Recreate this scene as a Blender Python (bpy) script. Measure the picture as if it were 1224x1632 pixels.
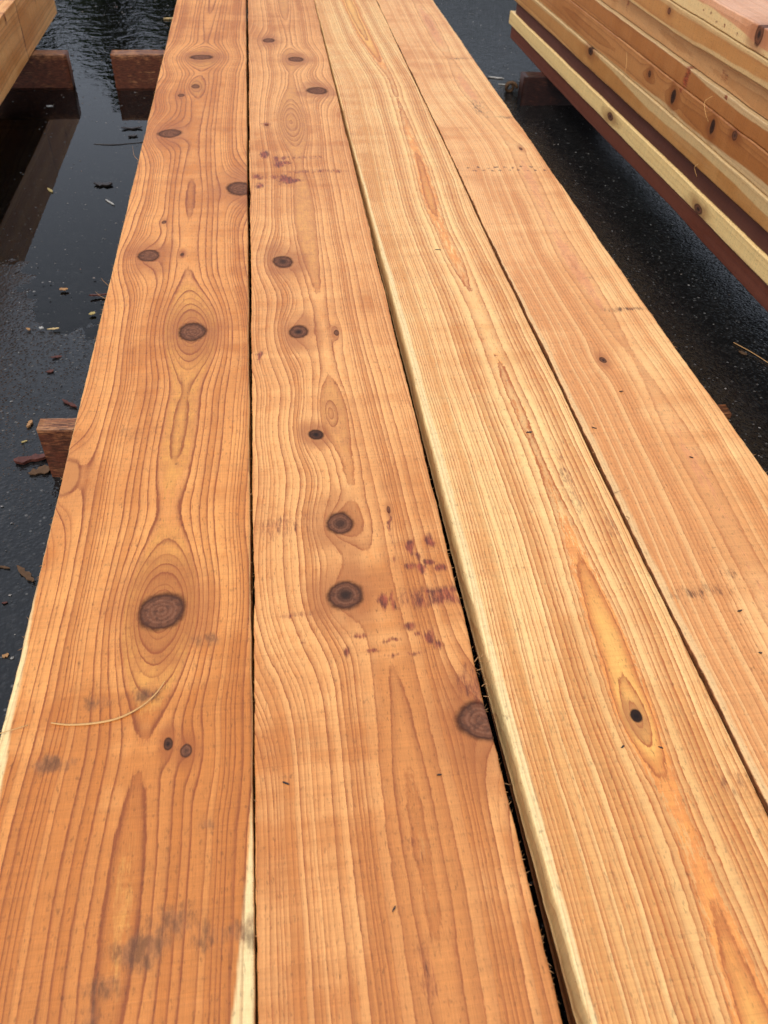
import bpy, bmesh, math, random
import numpy as np
from mathutils import Matrix, Vector

# ---------------------------------------------------------------- camera, sky, sun, exposure
for o in list(bpy.data.objects): bpy.data.objects.remove(o)
SC = bpy.context.scene
COL = SC.collection
CAMZ = 1.12
cd = bpy.data.cameras.new('camera'); cam = bpy.data.objects.new('camera', cd); COL.objects.link(cam)
cd.sensor_fit = 'VERTICAL'; cd.sensor_height = 36.0; cd.lens = 36.0*1280/1632
cd.dof.use_dof = True; cd.dof.focus_distance = 1.4; cd.dof.aperture_fstop = 9.0
cd.clip_start = 0.02; cd.clip_end = 2000
cam.matrix_world = Matrix(((0.99136, 0.06310, -0.11495, 0.0), (-0.12618, 0.69759, -0.70530, 0.0),
                           (0.03569, 0.71372, 0.69953, CAMZ), (0, 0, 0, 1)))
SC.camera = cam
SUN_EL, SUN_AZ = 54.0, -140.0          # azimuth measured from +Y (board direction) towards +X
W = bpy.data.worlds.new('World'); SC.world = W; W.use_nodes = True
wn = W.node_tree; wn.nodes.clear()
sky = wn.nodes.new('ShaderNodeTexSky'); sky.sky_type = 'NISHITA'; sky.sun_disc = False
sky.sun_elevation = math.radians(SUN_EL); sky.sun_rotation = math.radians(SUN_AZ)
sky.air_density = 1.0; sky.dust_density = 7.0; sky.ozone_density = 1.0
hs = wn.nodes.new('ShaderNodeHueSaturation'); hs.inputs['Saturation'].default_value = 0.55
bg = wn.nodes.new('ShaderNodeBackground'); bg.inputs['Strength'].default_value = 0.15
wo = wn.nodes.new('ShaderNodeOutputWorld')
wn.links.new(sky.outputs[0], hs.inputs['Color']); cl = wn.nodes.new('ShaderNodeMix'); cl.data_type = 'RGBA'; cl.inputs[0].default_value = 0.65      # even cloud layer veiling the clear sky
cl.inputs[7].default_value = (4.5, 4.95, 5.8, 1)
wn.links.new(hs.outputs[0], cl.inputs[6]); wn.links.new(cl.outputs[2], bg.inputs[0]); wn.links.new(bg.outputs[0], wo.inputs[0])
sd = bpy.data.lights.new('sun', 'SUN'); sd.energy = 0.8; sd.angle = math.radians(26); sd.color = (1.0, 0.93, 0.82)
sun = bpy.data.objects.new('sun', sd); COL.objects.link(sun)
el, az = math.radians(SUN_EL), math.radians(SUN_AZ)
tosun = Vector((math.sin(az)*math.cos(el), math.cos(az)*math.cos(el), math.sin(el)))
sun.rotation_euler = tosun.to_track_quat('Z', 'Y').to_euler()
vs = SC.view_settings; vs.view_transform = 'Standard'; vs.look = 'None'; vs.gamma = 1.0; vs.use_curve_mapping = False
vs.exposure = 0.44
SC.cycles.max_bounces = 6; SC.cycles.diffuse_bounces = 3; SC.cycles.glossy_bounces = 3; SC.cycles.transparent_max_bounces = 6

# ---------------------------------------------------------------- helpers
rnd = random.Random(7)
def tag(o, label=None, cat=None, group=None, kind=None):
    if label: o['label'] = label
    if cat: o['category'] = cat
    if group: o['group'] = group
    if kind: o['kind'] = kind
    return o
def link(name, me, mat, parent=None):
    o = bpy.data.objects.new(name, me); COL.objects.link(o)
    if mat is not None and not me.materials: me.materials.append(mat)
    if parent is not None: o.parent = parent
    return o
def mesh_obj(name, v, f, mat, parent=None, smooth=False):
    me = bpy.data.meshes.new(name); me.from_pydata([tuple(p) for p in v], [], f); me.update()
    if smooth: me.polygons.foreach_set('use_smooth', [True]*len(me.polygons))
    return link(name, me, mat, parent)
def hash2(i, j, s):
    n = (i.astype(np.int64)*374761393 + j.astype(np.int64)*668265263 + s*2147483647) & 0xffffffff
    n = ((n ^ (n >> 13))*1274126177) & 0xffffffff
    n = ((n ^ (n >> 15))*2246822519) & 0xffffffff
    return ((n ^ (n >> 16)) & 0xffff)/65535.0
def vn(x, y, s=0):                     # value noise, -1..1
    x = np.asarray(x, float); y = np.asarray(y, float)
    x, y = np.broadcast_arrays(x, y)
    i = np.floor(x); j = np.floor(y); a = x-i; b = y-j
    a = a*a*a*(a*(a*6-15)+10); b = b*b*b*(b*(b*6-15)+10)
    return ((hash2(i, j, s)*(1-a)+hash2(i+1, j, s)*a)*(1-b)+(hash2(i, j+1, s)*(1-a)+hash2(i+1, j+1, s)*a)*b)*2-1
def fbm(x, y, s=0, o=3):
    r = 0; a = 1.0; t = 0
    for k in range(o):
        r = r + a*vn(x*2**k, y*2**k, s+17*k); t += a; a *= .5
    return r/t
def sm(a, b, x):
    t = np.clip((x-a)/(b-a), 0, 1); return t*t*(3-2*t)
def curve(pts, y):                     # smooth interpolation through (y, value) pairs
    p = sorted(pts); ys = np.array([q[0] for q in p]); vs_ = np.array([q[1] for q in p])
    if len(p) == 1: return np.full(np.shape(y), vs_[0])
    r = 0; n = 7
    for k in range(n): r = r + np.interp(y + (k-n//2)*.03, ys, vs_)
    return r/n

class NT:                              # tiny node-tree builder
    def __init__(s, name):
        s.m = bpy.data.materials.new(name); s.m.use_nodes = True; s.t = s.m.node_tree; s.t.nodes.clear()
        s.out = s.t.nodes.new('ShaderNodeOutputMaterial')
    def n(s, ty, **kw):
        nd = s.t.nodes.new(ty)
        for k, v in kw.items(): setattr(nd, k, v)
        return nd
    def put(s, sock, v):
        if isinstance(v, bpy.types.NodeSocket): s.t.links.new(v, sock)
        elif v is not None:
            if hasattr(sock.default_value, '__len__') and not hasattr(v, '__len__'): v = (v,)*len(sock.default_value)
            if hasattr(v, '__len__') and len(v) == 3 and len(sock.default_value) == 4: v = (*v, 1)
            sock.default_value = v
    def math(s, op, a, b=None, c=None, clamp=False):
        nd = s.n('ShaderNodeMath', operation=op, use_clamp=clamp)
        s.put(nd.inputs[0], a)
        if b is not None: s.put(nd.inputs[1], b)
        if c is not None: s.put(nd.inputs[2], c)
        return nd.outputs[0]
    def attr(s, name):
        return s.n('ShaderNodeAttribute', attribute_name=name).outputs['Fac']
    def coord(s): return s.n('ShaderNodeTexCoord').outputs['Object']
    def vscale(s, v, sc, off=(0, 0, 0)):
        nd = s.n('ShaderNodeMapping'); s.put(nd.inputs['Vector'], v); nd.inputs['Scale'].default_value = sc; nd.inputs['Location'].default_value = off
        return nd.outputs[0]
    def noise(s, v, scale=1, detail=2, rough=.5, dist=0):
        nd = s.n('ShaderNodeTexNoise'); s.put(nd.inputs['Vector'], v); nd.inputs['Scale'].default_value = scale
        nd.inputs['Detail'].default_value = detail; nd.inputs['Roughness'].default_value = rough; nd.inputs['Distortion'].default_value = dist
        return nd.outputs['Fac']
    def voro(s, v, scale, feature='F1', out='Distance'):
        nd = s.n('ShaderNodeTexVoronoi', feature=feature); s.put(nd.inputs['Vector'], v); nd.inputs['Scale'].default_value = scale
        return nd.outputs[out]
    def ramp(s, f, stops, interp='LINEAR'):
        nd = s.n('ShaderNodeValToRGB'); cr = nd.color_ramp; cr.interpolation = interp
        while len(cr.elements) < len(stops): cr.elements.new(.5)
        for e, (p, c) in zip(cr.elements, stops):
            e.position = p; e.color = (c, c, c, 1) if not hasattr(c, '__len__') else (*c, 1)
        s.put(nd.inputs[0], f); return nd.outputs[0]
    def sstep(s, f, a, b):
        nd = s.n('ShaderNodeMapRange', interpolation_type='SMOOTHSTEP'); s.put(nd.inputs[0], f)
        nd.inputs[1].default_value = a; nd.inputs[2].default_value = b
        return nd.outputs[0]
    def mix(s, f, a, b, mode='MIX'):
        nd = s.n('ShaderNodeMix', data_type='RGBA', blend_type=mode); s.put(nd.inputs[0], f); s.put(nd.inputs[6], a); s.put(nd.inputs[7], b)
        return nd.outputs[2]
    def bump(s, h, strength, dist, normal=None):
        nd = s.n('ShaderNodeBump'); s.put(nd.inputs['Height'], h); nd.inputs['Strength'].default_value = strength; nd.inputs['Distance'].default_value = dist
        if normal is not None: s.put(nd.inputs['Normal'], normal)
        return nd.outputs[0]
    def finish(s, col, rough=.6, spec=.3, normal=None, **kw):
        b = s.n('ShaderNodeBsdfPrincipled'); s.put(b.inputs['Base Color'], col); s.put(b.inputs['Roughness'], rough)
        s.put(b.inputs['Specular IOR Level'], spec)
        if normal is not None: s.put(b.inputs['Normal'], normal)
        for k, v in kw.items(): s.put(b.inputs[k.replace('_', ' ')], v)
        s.t.links.new(b.outputs[0], s.out.inputs[0]); s.b = b
        return s.m

# ---------------------------------------------------------------- wood
def wood_mat(name, early, late, sapc=(.84, .62, .29), lw=.55, lstr=1.0, seed=0.0, jag=.22, rough=.40, toned=(.46, .19, .05), stainc=(.135, .026, .010), wet=.5, salpha=.95, tonek=.8, tjag=1.1, deep=None, e2k=(.72, .56, .38), sfreq=(240, 48, 240), mott=.5):
    t = NT(name)
    ring, kn, kd = t.attr('ring'), t.attr('knot'), t.attr('kdark')
    sap, st, tone, mot, halo, lgr = t.attr('sap'), t.attr('stain'), t.attr('tone'), t.attr('mot'), t.attr('halo'), t.attr('lgrad')
    p = t.vscale(t.coord(), (1, 1, 1), (seed, seed*2.3, seed*.7))
    nj = t.noise(t.vscale(p, (260, 22, 260)), 1, 2, .6)
    nk = t.noise(t.vscale(p, (700, 150, 700)), 1, 2, .65)
    jj = t.math('MULTIPLY_ADD', nk, .6, nj)
    r = t.math('MULTIPLY_ADD', jj, jag, ring)
    fr = t.math('FRACT', r); idr = t.math('FLOOR', r)
    wnz = t.n('ShaderNodeTexWhiteNoise', noise_dimensions='1D'); t.put(wnz.inputs['W'], idr)
    rv = wnz.outputs['Value']
    L = t.ramp(fr, [(0.0, .60), (.06, .04), (lw*.6, .05), (lw, .18), (.84, .52), (.93, .92), (.985, 1.0)])
    L = t.math('MULTIPLY', L, lgr)
    L = t.math('MULTIPLY', L, t.math('MULTIPLY_ADD', rv, .80, .40))
    fib = t.noise(t.vscale(p, (850, 16, 850)), 1, 2, .6)
    blot = t.noise(t.vscale(p, (75, 40, 75)), 1, 4, .7)
    saw = t.noise(t.vscale(p, (6, 330, 6)), 1, 2, .7)
    L = t.math('MULTIPLY', L, t.math('MULTIPLY', t.math('MULTIPLY_ADD', blot, 1.3, .35), lstr), clamp=True)
    pore0 = t.noise(t.vscale(p, (330, 110, 330)), 1, 2, .6)
    pore = t.sstep(pore0, .57, .72)
    tm = t.sstep(t.math('MULTIPLY_ADD', jj, tjag, t.math('SUBTRACT', tone, tjag*.8)), -.10, .16)
    ty = t.mix(t.sstep(blot, .40, .62), toned, tuple(a*b for a, b in zip(toned, (1.10, 1.24, 1.20))))
    if deep is not None: ty = t.mix(t.sstep(t.math('MULTIPLY_ADD', nj, .8, tone), .6, 1.7), ty, deep)
    ecol = early
    e2 = tuple(c*k for c, k in zip(early, e2k)); e3 = tuple(min(.9, c*k) for c, k in zip(early, (1.16, 1.26, 1.36)))
    ecol = t.mix(t.math('MULTIPLY', t.sstep(mot, .50, 1.0), mott), ecol, e2)
    ecol = t.mix(t.math('MULTIPLY', t.sstep(mot, .45, .05), mott), ecol, e3)
    ecol = t.mix(t.math('MULTIPLY', t.sstep(blot, .48, .72), .55*mott), ecol, e2)
    rv2 = wnz.outputs['Color']; sp_ = t.n('ShaderNodeSeparateColor'); t.put(sp_.inputs[0], rv2)
    ecol = t.mix(t.math('MULTIPLY', t.sstep(sp_.outputs[1], .55, 1.0), .55), ecol, e2)
    ecol = t.mix(t.math('MULTIPLY', t.sstep(sp_.outputs[1], .40, .0), .45), ecol, e3)
    ecol = t.mix(t.math('MULTIPLY', tm, tonek), ecol, ty)
    col = t.mix(L, ecol, late)
    sapv = t.mix(t.math('MULTIPLY', t.sstep(blot, .44, .68), .35), sapc, tuple(c*k_ for c, k_ in zip(sapc, (.80, .70, .58))))
    col = t.mix(sap, col, t.mix(t.math('MULTIPLY', L, .5), sapv, late))
    k = t.math('MULTIPLY_ADD', fib, .40, .80)
    k = t.math('MULTIPLY', k, t.math('MULTIPLY_ADD', saw, .36, .82))
    k = t.math('MULTIPLY', k, t.math('MULTIPLY_ADD', pore, -.32, 1.03))
    k = t.math('MULTIPLY', k, t.math('MULTIPLY_ADD', blot, .36, .82))
    kc = t.n('ShaderNodeCombineColor')
    for i in range(3): t.put(kc.inputs[i], k)
    col = t.mix(1.0, col, kc.outputs[0], 'MULTIPLY')
    col = t.mix(halo, col, tuple(c*k for c, k in zip(early, (.46, .30, .22))))
    # knot
    nn = t.noise(p, 120, 3, .6)
    kj = t.math('MULTIPLY_ADD', t.math('SUBTRACT', nn, .5), .22, kn)
    kmask = t.math('MULTIPLY', t.sstep(kj, 1.20, .84), t.sstep(kd, .0, .25))
    kr = t.math('SINE', t.math('MULTIPLY', t.math('MULTIPLY_ADD', nn, .22, kn), 30.0))
    kcol = t.mix(t.math('MULTIPLY_ADD', kr, .28, .5), (.150, .054, .028), (.245, .105, .058))
    kcol = t.mix(t.sstep(kj, .60, .98), kcol, (.050, .018, .011))
    kcol = t.mix(t.math('MULTIPLY', t.sstep(nn, .44, .64), .6), kcol, (.080, .036, .024))
    kcol = t.mix(t.math('MULTIPLY', t.sstep(kd, .60, .72), t.sstep(t.math('MULTIPLY_ADD', nn, .5, kn), .95, .35)), kcol, (.030, .019, .016))
    kcol = t.mix(t.sstep(kd, .72, 1.0), kcol, (.016, .010, .009))
    ck = t.math('MULTIPLY', t.sstep(t.voro(t.vscale(p, (1, 1, 0)), 62, 'DISTANCE_TO_EDGE'), .050, .008), t.sstep(kn, .98, .55))
    kcol = t.mix(t.math('MULTIPLY', ck, .16), kcol, (.018, .009, .007))
    kcol = t.mix(t.sstep(kd, .45, .18), kcol, t.mix(t.sstep(kj, .80, 1.0), (.52, .215, .075), (.24, .075, .035)))
    col = t.mix(kmask, col, kcol)
    # purple-brown iron / tannin stains, and faces set dark through the same mask
    sn = t.noise(t.vscale(p, sfreq), 1, 4, .7)
    sm_ = t.sstep(t.math('ADD', st, t.math('ADD', t.math('MULTIPLY', t.math('SUBTRACT', sn, .5), 1.5), t.math('MULTIPLY', t.math('SUBTRACT', fib, .5), .8))), .22, .92)
    col = t.mix(t.math('MULTIPLY', sm_, salpha), col, t.mix(t.sstep(sn, .35, .65), tuple(c*2.6 for c in stainc), tuple(c*.8 for c in stainc)))
    flk = t.sstep(pore0, .745, .80)
    col = t.mix(t.math('MULTIPLY', flk, .5), col, tuple(c*.35 for c in late))
    h = t.math('ADD', t.math('MULTIPLY', saw, .6), t.math('MULTIPLY', fib, .9))
    nrm = t.bump(h, .45, .0012)
    return t.finish(col, t.math('MULTIPLY_ADD', kmask, .2, t.math('MULTIPLY_ADD', blot, .25, rough-.12)), t.math('MULTIPLY_ADD', kmask, -.8*wet, wet), nrm)

def build_board(name, mat, xl, xr, ys, thick, nx, u0, d, spacing, knots=(), stains=(), sap_l=None, sap_r=None, sap_all=0.0,
                rth=None, motf=None, halo_k=1.3, lgmin=.35, bandk=.20, seed=1, nside=5, warp=1.0, edge=.0006, wane_r=None, wane_l=None, matrix=None, origin=(0, 0, 0), side_sap=(0, 0), dark_edge=0.0, zbow=None):
    """A sawn board lying along local Y with its detailed face at z=0; xl/xr give its edges. knots: (x,y,rx,ry,dark[,H])."""
    ys = np.asarray(ys); ny = len(ys)
    L = xl(ys)+edge*fbm(ys*60, 0*ys, seed+3)+edge*1.5*vn(ys*9, 0*ys, seed+5)
    Rr = xr(ys)+edge*fbm(ys*60, 0*ys, seed+4)+edge*1.5*vn(ys*9, 0*ys, seed+6)
    be = .0016
    tt = np.linspace(0, 1, nx)
    cols_x, cols_z = [], []
    for k in range(nside):
        zz = -thick+(thick-be)*k/(nside-1)
        cols_x.append(L.copy()); cols_z.append(np.full(ny, zz))
    for a in tt:
        cols_x.append(L+be+(Rr-L-2*be)*a); cols_z.append(np.zeros(ny))
    for k in range(nside):
        zz = -be-(thick-be)*k/(nside-1)
        cols_x.append(Rr.copy()); cols_z.append(np.full(ny, zz))
    X = np.stack(cols_x, 1); Z = np.stack(cols_z, 1); Y = np.repeat(ys[:, None], X.shape[1], 1)
    # rough-sawn skin and ragged edge
    Z = Z+(.00035*fbm(X*25, Y*90, seed+8))*(Z > -thick+1e-6)
    if wane_r is not None:              # bark-side wane: far edge drops away
        w = wane_r(Y); q = np.clip((X-(Rr[:, None]-w))/np.maximum(w, 1e-4), 0, 1)*(w > 1e-4); Z = Z-q**1.6*w*.8*(Z > -.5*thick)
    if wane_l is not None:
        w = wane_l(Y); q = np.clip(((L[:, None]+w)-X)/np.maximum(w, 1e-4), 0, 1)*(w > 1e-4); Z = Z-q**1.6*w*.8*(Z > -.5*thick)
    if zbow is not None: Z = Z+zbow(Y)
    nc = X.shape[1]
    # growth-ring field
    zb = Z if zbow is None else Z-zbow(Y)
    Xw = X+warp*(.0045*fbm(X*9, Y*2.6, seed+20)+.0016*fbm(X*40, Y*6.5, seed+21, 3)+.00045*fbm(X*130, Y*26, seed+22, 2))
    Yw = Y+.006*fbm(X*14, Y*7, seed+23)
    R = np.sqrt((Xw-u0(Y))**2+(zb+d(Y)+.004*warp*fbm(X*3, Y*1.6, seed+24))**2)
    K = np.full(X.shape, 9.0); KD = np.zeros(X.shape); KI = np.full(X.shape, -1, int)
    for i, kk in enumerate(knots):
        kx, ky, rx, ry, dk = kk[:5]; sR = kk[5] if len(kk) > 5 else 1.0
        ex = kk[6] if len(kk) > 6 else 1.9
        dx = Xw-kx; dy = Yw-ky; dy = dy+.08*dx*math.sin(i*2.1+seed)
        q = np.sqrt((dx/rx)**2+(dy/ry)**2)*(1+.12*fbm(dx/rx*.8+9, dy/ry*.8+i*7, seed+70, 2))
        q2 = np.sqrt((dx/rx)**2+(dy/(ry*ex))**2)
        R0 = float(np.sqrt((kx-u0(np.array(ky)))**2+d(np.array(ky))**2))
        rr = max(rx, .006)
        H = sR*rr*1.0; s = sR*rr*2.6
        tk = R0+H*(q2-1)
        h = np.clip(s-np.abs(R-tk), 0, None)/s
        R = np.minimum(R, tk)-h*h*s*.25
        m = q < K; K = np.where(m, q, K); KD = np.where(m, dk, KD); KI = np.where(m, i, KI)
    ring = R/spacing+.50*vn(R/spacing*.31, 0*R+seed, seed+30)+.34*vn(R/spacing*.9, 0*R+seed, seed+31)
    gy_, gx_ = np.gradient(ring); ds_y = np.gradient(ys)[:, None]
    arc = np.maximum(np.sqrt(np.gradient(X, axis=1)**2+np.gradient(zb, axis=1)**2), 1e-5)
    GR = np.sqrt((gx_/arc)**2+(gy_/ds_y)**2)*spacing
    LG = lgmin+(1-lgmin)*sm(.03, .26, GR)
    S = np.zeros(X.shape)+sap_all
    if sap_l is not None: S = np.maximum(S, sm(.0016, -.0016, (X-L[:, None])-sap_l(Y)*(1+.30*fbm(X*4, Y*5, seed+42))-.0016*fbm(X*30, Y*14, seed+40)))
    if sap_r is not None: S = np.maximum(S, sm(.0016, -.0016, (Rr[:, None]-X)-sap_r(Y)-.0012*fbm(X*30, Y*14, seed+41)))
    if side_sap[0]: S = np.where((X <= L[:, None]+1e-6), side_sap[0], S)
    if side_sap[1]: S = np.where((X >= Rr[:, None]-1e-6), side_sap[1], S)
    ST = np.zeros(X.shape)
    for (sx, sy, wx, wy, a) in stains:
        g = np.exp(-(((X-sx+.007*fbm(X*55, Y*38, seed+50))/(wx*1.15))**2+((Y-sy+.007*fbm(X*60, Y*45, seed+51))/(wy*1.15))**2)**1.3)*min(1.05, a*1.5)*(1.0+.55*fbm(X*80, Y*50, seed+52))
        ST = np.maximum(ST, g)
    if dark_edge:                      # left sawn side set dark so the seam reads as a dark line
        ST = np.where(X <= L[:, None]+1e-6, dark_edge, ST); S = np.where(X <= L[:, None]+1e-6, 0.0, S)
    T = np.full(X.shape, -3.0) if rth is None else np.clip((rth-R)/spacing, -3, 3)
    MO = .5+.55*fbm(X*16, Y*4.5, seed+60, 4)+.42*fbm(X*2.5, Y*26, seed+61, 4)+bandk*fbm(ring*.16, Y*.35, seed+64, 3)+.42*vn(X*5, Y*2.1, seed+65)+.40*fbm(X*11, Y*7, seed+66, 4)
    if motf is not None: MO = MO+motf(X, Y)  # board's own tone zones plus near-end shade painted as tone
    HA = np.zeros(X.shape)
    for i_, kk in enumerate(knots):
        kx, ky, rx, ry, dk = kk[:5]
        g = np.sqrt(((X-kx)/rx)**2+((Y-ky)/(ry*1.35))**2)+.8*fbm(X*34, Y*20, seed+63+i_, 3)
        HA = np.maximum(HA, sm(3.1, .9, g)*(.10+.62*min(dk, .8)))
    HA = np.clip(HA*halo_k, 0, .72)
    # mesh
    me_v = np.stack([X, Y, Z], 2).reshape(-1, 3)
    i, j = np.meshgrid(np.arange(ny-1), np.arange(nc-1), indexing='ij')
    a = (i*nc+j).ravel(); F = np.stack([a, a+1, a+nc+1, a+nc], 1)
    A = {'ring': ring, 'knot': K, 'kdark': KD, 'sap': S, 'stain': ST, 'tone': T, 'mot': MO, 'halo': HA, 'lgrad': LG}
    A = {k: v.reshape(-1) for k, v in A.items()}
    Kf = K.reshape(-1)[F].mean(1); KIf = KI.reshape(-1)[F[:, 0]]; top = (F % nc).min(1) >= nside-1
    top &= ((F % nc).max(1) <= nside+nx)
    def make(nm, faces, caps, parent):
        used = np.unique(faces); mp = np.full(len(me_v), -1); mp[used] = np.arange(len(used))
        fl = mp[faces]; me = bpy.data.meshes.new(nm)
        extra = []
        if caps:
            bot = [[int(mp[k*nc+nc-1]), int(mp[(k+1)*nc+nc-1]), int(mp[(k+1)*nc]), int(mp[k*nc])] for k in range(ny-1)]
            extra = bot+[[int(mp[k]) for k in range(nc)][::-1], [int(mp[(ny-1)*nc+k]) for k in range(nc)]]
        nf = len(fl); loops = np.concatenate([fl.ravel()]+[np.array(e) for e in extra]) if extra else fl.ravel()
        sizes = np.concatenate([np.full(nf, 4), np.array([len(e) for e in extra], int)]) if extra else np.full(nf, 4)
        me.vertices.add(len(used)); me.vertices.foreach_set('co', me_v[used].ravel().astype(np.float32))
        me.loops.add(len(loops)); me.loops.foreach_set('vertex_index', loops.astype(np.int32))
        me.polygons.add(len(sizes)); st = np.concatenate([[0], np.cumsum(sizes)[:-1]])
        me.polygons.foreach_set('loop_start', st.astype(np.int32))
        me.update(calc_edges=True); me.validate()
        for k, v in A.items():
            at = me.attributes.new(k, 'FLOAT', 'POINT'); at.data.foreach_set('value', v[used].astype(np.float32))
        return link(nm, me, mat, parent)
    iskn = np.zeros(len(F), bool); groups = []
    for i_, kk in enumerate(knots):
        if kk[4] < .15 or kk[2] < .004: continue
        m = (KIf == i_) & (Kf < 1.06) & top
        if m.sum() >= 4: groups.append(m); iskn |= m
    # caps need every border vertex: keep them in the main mesh
    o = make(name, F[~iskn], True, None)
    for m in groups: make('knot', F[m], False, o)
    if matrix is not None: o.matrix_world = matrix
    else: o.location = origin
    return o

def yrange(near, far, dn, df, back=(), ahead=()):
    ys = list(back); y = near
    while y < far:
        ys.append(y); y += dn+(df-dn)*(y-near)/(far-near)
    return np.array(ys+[far]+list(ahead))
def lin(a, b, y0=.2, y1=4.2): return lambda y: a+(b-a)*(np.asarray(y)-y0)/(y1-y0)
def cv(pts): return lambda y: curve(pts, y)

ZT = .23; TH = .05
YS = yrange(.10, 4.45, .0024, .0075, back=(-.9, -.5, -.2, 0.0), ahead=(4.8, 5.2))
M_A = wood_mat('wood_board_a', (.69, .270, .066), (.27, .066, .011), salpha=.75, stainc=(.125, .048, .016), lw=.72, seed=1.3, jag=.20, lstr=1.15, toned=(.60, .235, .050), mott=.85, e2k=(.72, .575, .36), sfreq=(95, 42, 95))
M_B = wood_mat('wood_board_b', (.73, .322, .098), (.32, .090, .019), lw=.42, seed=4.1, jag=.30, lstr=1.15, toned=(.60, .245, .07), mott=.9)
M_C = wood_mat('wood_board_c', (.85, .470, .172), (.40, .112, .022), lw=.40, seed=7.7, jag=.34, lstr=1.3, toned=(.70, .225, .045), mott=.6, tjag=2.2, deep=(.84, .43, .10))
M_D = wood_mat('wood_board_d', (.83, .435, .164), (.43, .145, .042), lw=.50, seed=9.2, jag=.24, lstr=.9, toned=(.62, .24, .10), mott=.7, e2k=(.74, .56, .42), sapc=(.74, .46, .20), stainc=(.085, .030, .012))

# ---------------------------------------------------------------- the four wide boards
uA = cv([(.2, -.206), (.39, -.202), (.73, -.186), (.95, -.19), (1.3, -.176), (1.8, -.198), (2.6, -.216), (3.56, -.206), (4.3, -.2)])
dA = cv([(.1, .052), (.35, .044), (.55, .052), (.73, .060), (.95, .048), (1.15, .040), (1.35, .050), (1.6, .047), (1.8, .055), (2.1, .049), (2.5, .057), (3.0, .050), (3.4, .058), (4.2, .047)])
kA = [(-.217, 3.312, .040, .030, .62, 1.2), (-.272, 2.891, .010, .015, .45, .7), (-.227, 2.98, .014, .022, .40, 1.5), (-.287, 2.554, .032, .034, .58, 1.2),
      (-.080, 2.148, .036, .044, .58, 1.3), (-.287, 1.779, .0255, .030, .60, 1.2), (-.211, 1.784, .0045, .008, .7, .8), (-.173, 1.448, .030, .034, .60, 1.5, 2.0),
      (-.356, 1.024, .022, .042, .20, 1.9, 1.5), (-.186, .728, .0315, .0335, .60, 1.7, 2.0), (-.165, .522, .0050, .0085, .85, 1.0), (-.142, .511, .0080, .0086, .66, 1.0), (-.263, 1.957, .006, .009, .5, .8)]
sA = [(-.301, .513, .028, .014, .62), (-.253, .594, .03, .012, .38), (-.199, .593, .03, .014, .48), (-.144, .315, .030, .016, .50), (-.175, .294, .030, .018, .60), (-.072, .302, .02, .016, .50),
      (-.11, .300, .05, .014, .40), (-.211, .262, .022, .012, .50), (-.222, .235, .010, .03, .45), (-.116, .42, .012, .012, .42), (-.123, .674, .02, .012, .50), (-.25, 1.13, .05, .04, .25)]
A = build_board('wide_board', M_A, lin(-.367, -.352), lin(-.0655, -.0560), YS, TH, 124, uA, dA, .0078, kA, sA, seed=11,
    sap_l=cv([(.1, .018), (.5, .013), (.6, .010), (.74, .004), (.85, -.004)]), sap_r=cv([(.1, .030), (.218, .022), (.303, .0135), (.352, .0075), (.414, .0005), (.45, -.004)]), side_sap=(.8, .8), rth=.0475, motf=lambda x, y: 1.15*sm(.85, .32, y)-.02+.35*sm(.5, .25, y))  # near end: stained wood plus shade from behind the camera, painted as tone
tag(A, 'leftmost knotty redwood board with big round knot and curled strand on it', 'board', 'wide boards laid side by side')

uB = cv([(.2, .122), (.54, .123), (.79, .112), (.985, .103), (1.36, .09), (1.85, .081), (2.66, .09), (3.57, .109), (4.3, .11)])
dB = cv([(.1, .060), (.4, .056), (.75, .062), (1.1, .054), (1.5, .060), (2.0, .052), (2.4, .060), (2.64, .064), (3.0, .056), (3.5, .062), (4.2, .052)])
kB = [(.032, 3.526, .022, .030, .62, .8), (.124, 3.284, .030, .030, .58, .8), (.179, 2.931, .035, .036, .62, .8), (.077, 2.636, .030, .06, .05, 1.2), (.001, 2.61, .006, .010, .55),
      (.018, 1.732, .0235, .029, .68, .8), (.039, 1.429, .0188, .023, .70, .8), (.114, 1.421, .0050, .011, .6), (.052, 1.099, .0130, .0150, .88, .8), (.074, .873, .0205, .0235, .68, .7, 1.4),
      (.068, .735, .0225, .0250, .70, .7, 1.4), (.221, .510, .0310, .0290, .60, .7), (.154, .898, .003, .0085, .6), (.085, 1.16, .012, .02, .05, 1.0)]
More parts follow.
